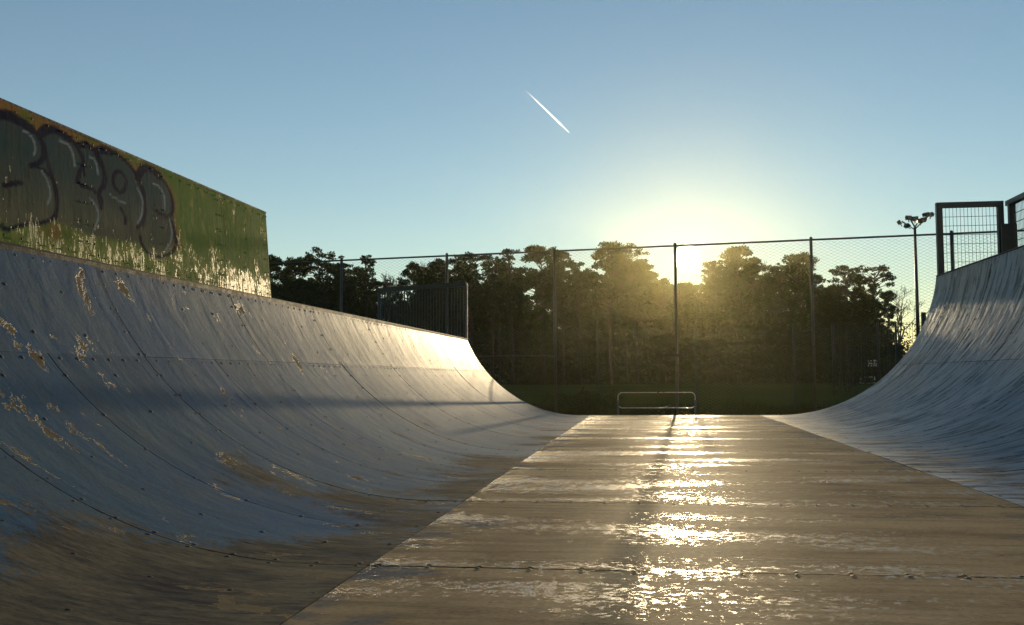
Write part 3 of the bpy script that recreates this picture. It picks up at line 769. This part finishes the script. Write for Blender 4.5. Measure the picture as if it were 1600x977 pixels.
mb = MB(); mb.box(-0.6, 0.6, -0.02, 0.02, 2.38, 3.28); mb.build('backboard', M_white, hp)
mb = MB(); mb.tube([(0.23 * math.cos(a), -0.28 + 0.23 * math.sin(a), 2.55) for a in np.linspace(0, 2 * PI, 12, endpoint=False)], 0.012, 5, False, True); mb.build('rim', M_coping, hp)
pr = empty('pitch_barrier', (33.5, 156.5, GZ), 'white tube barrier along the far edge of the playing field', 'barrier')
mb = MB(); mb.tube([(-7.2, -0.6, 1.18), (6.5, 0.6, 1.18)], 0.04, 6); mb.build('rail', M_white, pr, True)
for i in range(7):
    t = i / 6; mb = MB(); mb.tube([(-7.2 + 13.7 * t, -0.6 + 1.2 * t, 0), (-7.2 + 13.7 * t, -0.6 + 1.2 * t, 1.14)], 0.035, 6); mb.build('post', M_white, pr, True)
cb = empty('field_cabinet', (28.6, 155.4, GZ), 'pale upright cabinet standing beside the white football goal', 'cabinet')
mb = MB(); mb.box(-0.4, 0.4, -0.3, 0.3, 0.08, 1.6); mb.build('body', M_white, cb)
mb = MB(); mb.box(-0.44, 0.44, -0.34, 0.34, 1.603, 1.66); mb.build('lid', M_steel, cb)
mb = MB(); mb.box(-0.34, 0.34, -0.318, -0.303, 0.14, 1.54); mb.build('door', M_white, cb)
# garden fence by the mast
gf = empty('garden_fence', (14.6, 61.0, GZ), 'rod mesh fence with a stout dark post near the floodlight mast', 'fence')
for i in range(4):
    mb = MB(); mb.tube([(-3.9 + 2.5 * i, 0.3 - 0.2 * i, 0), (-3.9 + 2.5 * i, 0.3 - 0.2 * i, 4.2 if i != 2 else 4.75)], 0.06 if i != 2 else 0.14, 8); mb.build('post', M_black, gf, True)
for i in range(3):
    m_ = rods((-3.9 + 2.5 * i, 0.3 - 0.2 * i, 0), (-1.4 + 2.5 * i, 0.1 - 0.2 * i, 0), 0.05, 4.2, 0.16, [0.2 + 0.4 * j for j in range(11)], 0.010, False)
    tag(m_.build('rod_panel', M_black, gf), kind='stuff')

# ------------------------------------------------------------------ trees
def leafcloud(rs, centers, radii, per, size, flat=0.55):
    """small leaf-sized triangles spread through ellipsoid clumps"""
    V = []
    for c, r in zip(centers, radii):
        m = max(6, int(per * (r ** 2)))
        u = rs.normal(size=(m, 3)); u /= np.linalg.norm(u, axis=1)[:, None]
        rad = r * (rs.uniform(0.1, 1.0, m) ** 0.5 + np.abs(rs.normal(0, 0.22, m)))
        p = np.array(c) + u * rad[:, None] * np.array((1, 1, flat))
        a = rs.normal(size=(m, 3)); a /= np.linalg.norm(a, axis=1)[:, None]
        b = np.cross(a, rs.normal(size=(m, 3))); b /= np.linalg.norm(b, axis=1)[:, None]
        s = (size * rs.uniform(0.55, 1.3, m))[:, None]
        V.append(np.stack([p - a * s * 0.5 - b * s * 0.28, p + a * s * 0.6, p - a * s * 0.3 + b * s * 0.5], 1).reshape(-1, 3))
    V = np.vstack(V); return V, np.arange(len(V)).reshape(-1, 3)

def pine(seed, H=19.0, base=0.5, spread=2.6, clumps=34, dens=85, bend=0.4, topflat=0.3):
    rs = np.random.RandomState(seed)
    mb = MB(); lean = rs.uniform(-bend, bend, 2); n = 9
    tp = [(lean[0] * (i / n) ** 1.6 + 0.10 * math.sin(i * 1.7 + seed), lean[1] * (i / n) ** 1.6, H * 0.94 * i / n) for i in range(n + 1)]
    mb.tube(tp, [0.24 * (1 - 0.78 * i / n) for i in range(n + 1)], 7)
    cs = []; rr = []
    for i in range(int(clumps * 1.9)):
        h = base + (1 - base) * rs.uniform(0, 1) ** 0.8
        t = (h - base) / (1 - base)
        w = spread * (math.sin(PI * min(1, 0.18 + t * (0.82 - topflat * 0.32))) ** 0.7) * rs.uniform(0.45, 1.12)
        an = rs.uniform(0, 2 * PI); k_ = min(n, int(h / 0.94 * n)); cx, cy = tp[k_][0], tp[k_][1]
        rad = rs.uniform(0.30, 0.95) * (0.72 + 0.28 * (1 - t)) * (spread / 2.6) ** 0.5
        c = (cx + w * math.cos(an), cy + w * math.sin(an), H * h - rad * 0.4)
        cs.append(c); rr.append(rad)
        z0 = max(H * h - rs.uniform(0.6, 1.8), H * base * 0.9)
        mb.tube([(cx, cy, z0), ((cx + c[0]) / 2, (cy + c[1]) / 2, (z0 + c[2]) / 2 + 0.1), c], [0.075, 0.05, 0.02], 4, False)
    cs.append((tp[-1][0], tp[-1][1], H * 0.965)); rr.append(0.62)
    for i in range(int(4 * (0.5 - base + 0.4) * 10)):      # dead branch stubs below the crown
        h = rs.uniform(0.22, base); an = rs.uniform(0, 2 * PI); L = rs.uniform(0.6, 1.7); q = tp[min(n, int(h / 0.94 * n))]
        mb.tube([(q[0], q[1], H * h), (q[0] + L * math.cos(an), q[1] + L * math.sin(an), H * h + rs.uniform(-0.3, 0.4))], [0.035, 0.012], 3, False)
    V, F = leafcloud(rs, cs, rr, dens * 2.9, 0.30, 0.55)
    tm = mb.mesh('trunk', True); tm.materials.append(M_bark)
    cm = np_mesh('crown', V, F); cm.materials.append(M_needle)
    return tm, cm

def bare(seed, H=17.0, spread=3.2, levels=5, start=0.3):
    rs = random.Random(seed); mt = MB(); mc = MB()
    def grow(p, d, L, r, lv):
        q = p + d * L * 0.5 + Vector((rs.uniform(-1, 1), rs.uniform(-1, 1), rs.uniform(-.3, .5))) * L * 0.06
        e = p + d * L
        (mt if lv == 0 else mc).tube([p, q, e], [r, r * 0.85, r * 0.62], 6 if lv == 0 else (4 if lv < 3 else 3), False)
        if lv >= levels: return
        for i in range(rs.choice((2, 3, 3)) if lv else 4):
            ax = Vector((rs.gauss(0, 1), rs.gauss(0, 1), rs.gauss(0, 0.6))); ax.normalize()
            nd = (d * rs.uniform(0.9, 1.3) + ax * rs.uniform(0.45, 0.85) * spread / 3.2 + Vector((0, 0, 0.14))); nd.normalize()
            st = p + d * L * (rs.uniform(0.55, 1.0) if lv else rs.uniform(0.7, 1.0))
            grow(st, nd, L * rs.uniform(0.55, 0.78) * (0.75 if lv == 0 else 1), max(r * 0.55, 0.016), lv + 1)
    grow(Vector((0, 0, 0)), Vector((0.02, 0.03, 1)).normalized(), H * start, 0.20, 0)
    zmax = max(v[2] for v in mc.v); s = H / zmax
    for m_ in (mt, mc): m_.v = [(v[0] * s, v[1] * s, v[2] * s) for v in m_.v]
    tm = mt.mesh('trunk', True); tm.materials.append(M_twig); cm = mc.mesh('crown'); cm.materials.append(M_twig)
    return tm, cm

def place(kind, meshes, x, y, s, rz, label, group=None, sxy=None):
    t = empty(kind, (x, y, GZ), label, 'tree', group); t.rotation_euler = (0, 0, rz)
    t.scale = (sxy or s, sxy or s, s)
    link('trunk', meshes[0], None, t); link('crown', meshes[1], None, t)
    return t

PV = {  # kinds of pine: tall open, broad dense, slim, plated, ...
 'broad': [pine(11, 19, 0.40, 3.5, 56, 95, 0.5, 0.2), pine(12, 19, 0.42, 3.2, 50, 95, 0.6, 0.3), pine(17, 19, 0.36, 3.8, 60, 92, 0.4, 0.1)],
 'open': [pine(21, 19, 0.56, 2.4, 26, 95, 0.6, 0.5), pine(22, 19, 0.52, 2.2, 24, 95, 0.8, 0.5), pine(23, 19, 0.60, 2.7, 26, 95, 0.7, 0.7)],
 'slim': [pine(31, 19, 0.62, 1.5, 16, 110, 0.4, 0.6), pine(32, 19, 0.55, 1.7, 20, 105, 0.5, 0.5)],
 'flat': [pine(41, 19, 0.62, 3.0, 30, 95, 1.0, 1.0), pine(42, 19, 0.55, 2.8, 30, 95, 0.9, 0.9)],
 'bare': [bare(5, 17, 3.2, 6), bare(8, 17, 4.2, 6), bare(9, 17, 2.6, 6)],
}
def top(z): return z / 19.0
trs = random.Random(77)
GRP = 'pines in the dark belt behind the playing field'
BELT = 'tall dark pine merging into the dense belt behind the field'
# (kind, variant, x, y, height of the top above the ground, width factor, label)
TREES = [
 ('broad', 0, -54.5, 143.0, 18.9, 1.0, 'bushy dark pine whose crown touches the end edge of the green wall'),
 ('broad', 1, -51.0, 143.5, 18.6, 0.9, None), ('open', 0, -57.5, 144.5, 19.0, 1.0, None),
 ('flat', 0, -46.4, 144.0, 19.6, 1.0, 'round-headed pine rising over the fence rail next to the isolated slim pine'),
 ('open', 1, -43.8, 145.0, 18.0, 0.9, None), ('slim', 0, -48.4, 146, 18.6, 1.0, None),
 ('slim', 1, -40.7, 145.0, 18.9, 1.0, 'isolated slim pine with stacked tufts of needles against the sky'),
 ('broad', 2, -34.2, 146.0, 17.8, 0.85, 'dense dome-shaped tree behind the barred screen'),
 ('broad', 0, -30.6, 147.0, 18.2, 0.8, None), ('open', 0, -28.4, 148.2, 18.8, 0.9, None),
 ('flat', 1, -25.7, 147.0, 19.3, 1.0, None), ('open', 2, -22.9, 149.0, 18.6, 1.0, None),
 ('open', 1, -19.6, 148.0, 20.0, 1.05, 'pine with a narrow peaked crown and sky gaps between its lower trunks'),
 ('broad', 1, -15.2, 148.5, 20.3, 1.05, 'broad massive pine rising above the fence rail near a thin steel post'),
 ('broad', 2, -12.4, 149.5, 19.4, 0.85, None), ('open', 0, -9.9, 149.3, 18.0, 0.8, None),
 ('broad', 0, -5.5, 149.7, 20.6, 1.05, 'highest broad pine of the belt, standing just before the sun gap'),
 ('flat', 0, -1.6, 150.5, 20.0, 0.95, 'flat-topped pine on the edge of the gap where the sun shines'),
 ('open', 2, -3.2, 152.0, 18.8, 0.95, None),
 ('broad', 0, 12.7, 152.0, 19.8, 1.0, 'tall dome-crowned pine on the hazy side of the sun gap'),
 ('broad', 2, 15.8, 152.8, 18.3, 0.8, None), ('open', 1, 10.0, 152.4, 18.2, 0.8, None),
 ('broad', 1, 21.8, 153.5, 18.9, 1.0, 'pine with a rounded crown directly behind a fence post'),
 ('open', 0, 19.2, 153.5, 16.6, 0.8, None), ('open', 2, 25.0, 154, 16.0, 0.7, None),
 ('flat', 1, 29.6, 154.6, 17.2, 1.0, 'wide layered pine, second from the open sky by the mast'),
 ('flat', 0, 32.5, 155.0, 17.0, 0.95, 'layered pine with open plates of foliage next to the bare tree'),
 ('broad', 1, 34.9, 155.3, 13.4, 0.62, 'short ragged conifer at the open end of the belt'),
 ('open', 1, 27.2, 156.0, 14.6, 0.7, None),
]
for kd, vi, x, y, h, wf, lab in TREES:
    s = (h) / 18.7
    place('pine_tree', PV[kd][vi], x, y, s, trs.uniform(0, 6.28), lab or BELT, GRP, s * wf)
for x_, h_, k_, v_ in ((2.4, 15.4, 'broad', 2), (4.4, 14.4, 'open', 0), (6.0, 14.7, 'broad', 0), (7.9, 14.6, 'flat', 0), (9.3, 15.8, 'open', 2)):
    place('pine_tree', PV[k_][v_], x_, 152.5, h_ / 18.7, trs.uniform(0, 6.28), 'lower pine in the hazy dip of the belt under the sun', GRP, h_ / 18.7 * 1.05)
# second rank, seen between the first
x = -60.0
while x < 34:
    if not (2.0 < x < 9.2):
        kd = trs.choice(('open', 'open', 'broad', 'slim', 'flat')); vi = trs.randrange(len(PV[kd]))
        h = trs.uniform(15.8, 18.8) * (0.82 if x > 24 else 1)
        if -42 < x < -36: h = min(h, 13.0)
        place('pine_tree', PV[kd][vi], x, 158 + trs.uniform(-2, 9), h / 18.7, trs.uniform(0, 6.28), 'pine of the rear rank, glimpsed between the nearer pines of the belt', GRP, h / 18.7 * trs.uniform(0.8, 1.05))
    x += trs.uniform(0.9, 1.6)
BARE = [(2, -38.0, 149, 17.2, 1.1, 'leafless thin tree next to the isolated slim pine'), (0, -35.8, 151, 18.6, 1.0, 'leafless tree rising behind the dense dome-shaped tree'),
        (0, 3.2, 153, 15.6, 0.9, 'bare twiggy tree under the low sun, beside the flat-topped pine'), (1, 6.6, 154, 14.6, 0.7, 'bare tree in the bright gap just below the sun'), (2, 8.6, 155, 16.0, 0.8, 'bare tree in the haze between the sun and the dome-crowned pine'),
        (0, 18.4, 155, 18.6, 0.8, 'bare twigs rising between two hazy rounded pines'),
        (1, 36.6, 155.5, 14.6, 0.9, 'spreading bare tree at the end of the belt, nearest the floodlight mast')]
for vi, x, y, h, wf, lab in BARE:
    place('bare_tree', PV['bare'][vi], x, y, h / 17.0, trs.uniform(0, 6.28), lab, 'leafless trees among the pines', h / 17.0 * wf)

# undergrowth below the pines reads as one mass
rs = np.random.RandomState(5); cs = []; rr = []
def ug_top(x):
    t = 10.4 + 1.7 * math.sin(x * 0.21 + 1) + 1.1 * math.sin(x * 0.57)
    if x < -42: t += 4.0
    if -42 < x < -25: t += 2.5
    if 2 < x < 9.5: t = 10.2 + 1.2 * math.sin(x * 1.1)
    if -12 < x < 1: t += 2.6
    if 11 < x < 18: t += 3.0
    if x > 33: t = max(7.5 - (x - 33) * 1.1, 1.2)
    return t
for i in range(5400):
    x = rs.uniform(-64, 41); t = ug_top(x); z = t * rs.uniform(0.02, 1.0) ** 1.15
    cs.append((x, rs.uniform(151, 166), GZ + z)); rr.append(rs.uniform(0.7, 1.5))
V, F = leafcloud(rs, cs, rr, 60, 0.55, 0.8)
tag(link('undergrowth', np_mesh('undergrowth', V, F), M_shrub), 'dark dense undergrowth filling the space below the pines', None, None, 'stuff')
# loose shrubs and thicket behind the garden fence
cs = []; rr = []
for i in range(90):
    x = rs.uniform(11.5, 19.5); z = rs.uniform(0.2, 1.0) * (3.6 + 0.8 * math.sin(x * 2)); cs.append((x, rs.uniform(64, 68), GZ + z)); rr.append(rs.uniform(0.3, 0.6))
V, F = leafcloud(rs, cs, rr, 130, 0.16, 0.9)
th = empty('hedge', (15.5, 66, GZ), 'thin leggy hedge glowing in the sun behind the garden fence', 'hedge')
under(link('foliage', np_mesh('foliage', V, F), M_shrub), th)
mb = MB()
for i in range(40):
    x = rs.uniform(11.5, 19.5); y = rs.uniform(64, 68); mb.tube([(x, y, GZ), (x + rs.uniform(-.3, .3), y, GZ + rs.uniform(2.2, 4.2))], [0.025, 0.008], 3, False)
under(mb.build('stems', M_twig), th)

# rough grass and weeds along the fences
n = 26000
X = rs.uniform(-14, 12, n); Y = 25.6 + rs.beta(1.0, 2.2, n) * 14
clump = 0.5 + 0.5 * np.sin(X * 1.3 + 0.6) * np.sin(Y * 0.9 + X * 0.35)
hgt = (0.10 + 0.34 * clump ** 2) * rs.uniform(0.5, 1.2, n)
an = rs.uniform(0, 2 * PI, n); ln = hgt * rs.uniform(0.1, 0.6, n); la = rs.uniform(0, 2 * PI, n); w_ = 0.012 + 0.012 * rs.uniform(size=n)
p = np.stack([X, Y, np.full(n, GZ)], 1); dx = np.stack([np.cos(an), np.sin(an), np.zeros(n)], 1) * w_[:, None]
tp = p + np.stack([np.cos(la) * ln, np.sin(la) * ln, hgt], 1)
V = np.stack([p - dx, p + dx, tp], 1).reshape(-1, 3)
tag(link('grass', np_mesh('grass', V, np.arange(3 * n).reshape(-1, 3)), M_grass), 'rough unmown grass along the foot of the fences', None, None, 'stuff')
for (x, y, r, h, lab) in ((-1.45, 30.2, 0.55, 0.72, 'small dark shrub in the grass beyond the barrier'), (-2.9, 31.5, 0.9, 0.5, 'low dark weed patch at the foot of a fence post')):
    b_ = empty('shrub', (x, y, GZ), lab, 'shrub')
    m = 14; c_ = [(x + rs.uniform(-r, r), y + rs.uniform(-r, r), GZ + rs.uniform(0.1, h)) for _ in range(m)]
    V, F = leafcloud(rs, c_, [0.22] * m, 1500, 0.07, 0.9); under(link('foliage', np_mesh('foliage', V, F), M_shrub), b_)

# ------------------------------------------------------------------ contrail
k = NT('ice_trail'); g = k.attr('trail'); n_ = k.noise(k.obj(), 0.02, 4, 0.6)
tr = k.n('ShaderNodeBsdfTransparent'); tl_ = k.n('ShaderNodeBsdfTranslucent')
cc = k.n('ShaderNodeCombineColor'); v_ = k.mul(g, k.step(n_, 0.2, 0.7, 0.7, 1.0))
for q in range(3): k.set(cc.inputs[q], v_)
k.t.links.new(cc.outputs[0], tl_.inputs[0])
ad = k.n('ShaderNodeAddShader'); k.t.links.new(tr.outputs[0], ad.inputs[0]); k.t.links.new(tl_.outputs[0], ad.inputs[1])
k.t.links.new(ad.outputs[0], k.out.inputs['Surface'])
A, B = Vector((-352.8, 2931.3, 850.3)), Vector((-220.0, 2957.5, 717.8))
mb = MB(); m = 24; rads = []
for i in range(m + 1):
    t = i / m; rads.append(0.25 + 2.6 * min(1, (1 - t) * 5) * (0.75 + 0.25 * t))
mb.tube([A.lerp(B, i / m) - A for i in range(m + 1)], rads, 8)
me = mb.mesh('contrail', True); at_ = me.attributes.new('trail', 'FLOAT', 'POINT')
at_.data.foreach_set('value', np.repeat([0.55 * min(1, (i / m) * 1.7) ** 1.3 for i in range(m + 1)], 8).astype(np.float32))
tag(link('contrail', me, k.m, None, A), 'short white vapour trail slanting across the clear sky', 'contrail')

# ------------------------------------------------------------------ thin yellow haze, added to imitate lens glare around the sun
HD = 0.00006
mb = MB(); mb.box(-990, 990, -990, 990, GZ - 1.0, 26.0)
k = NT('glare_haze'); pv = k.n('ShaderNodeVolumePrincipled')
pv.inputs['Color'].default_value = (0.97, 0.93, 0.50, 1); pv.inputs['Density'].default_value = HD; pv.inputs['Anisotropy'].default_value = 0.885
k.t.links.new(pv.outputs[0], k.out.inputs['Volume'])
tag(mb.build('haze', k.m), kind='stuff')
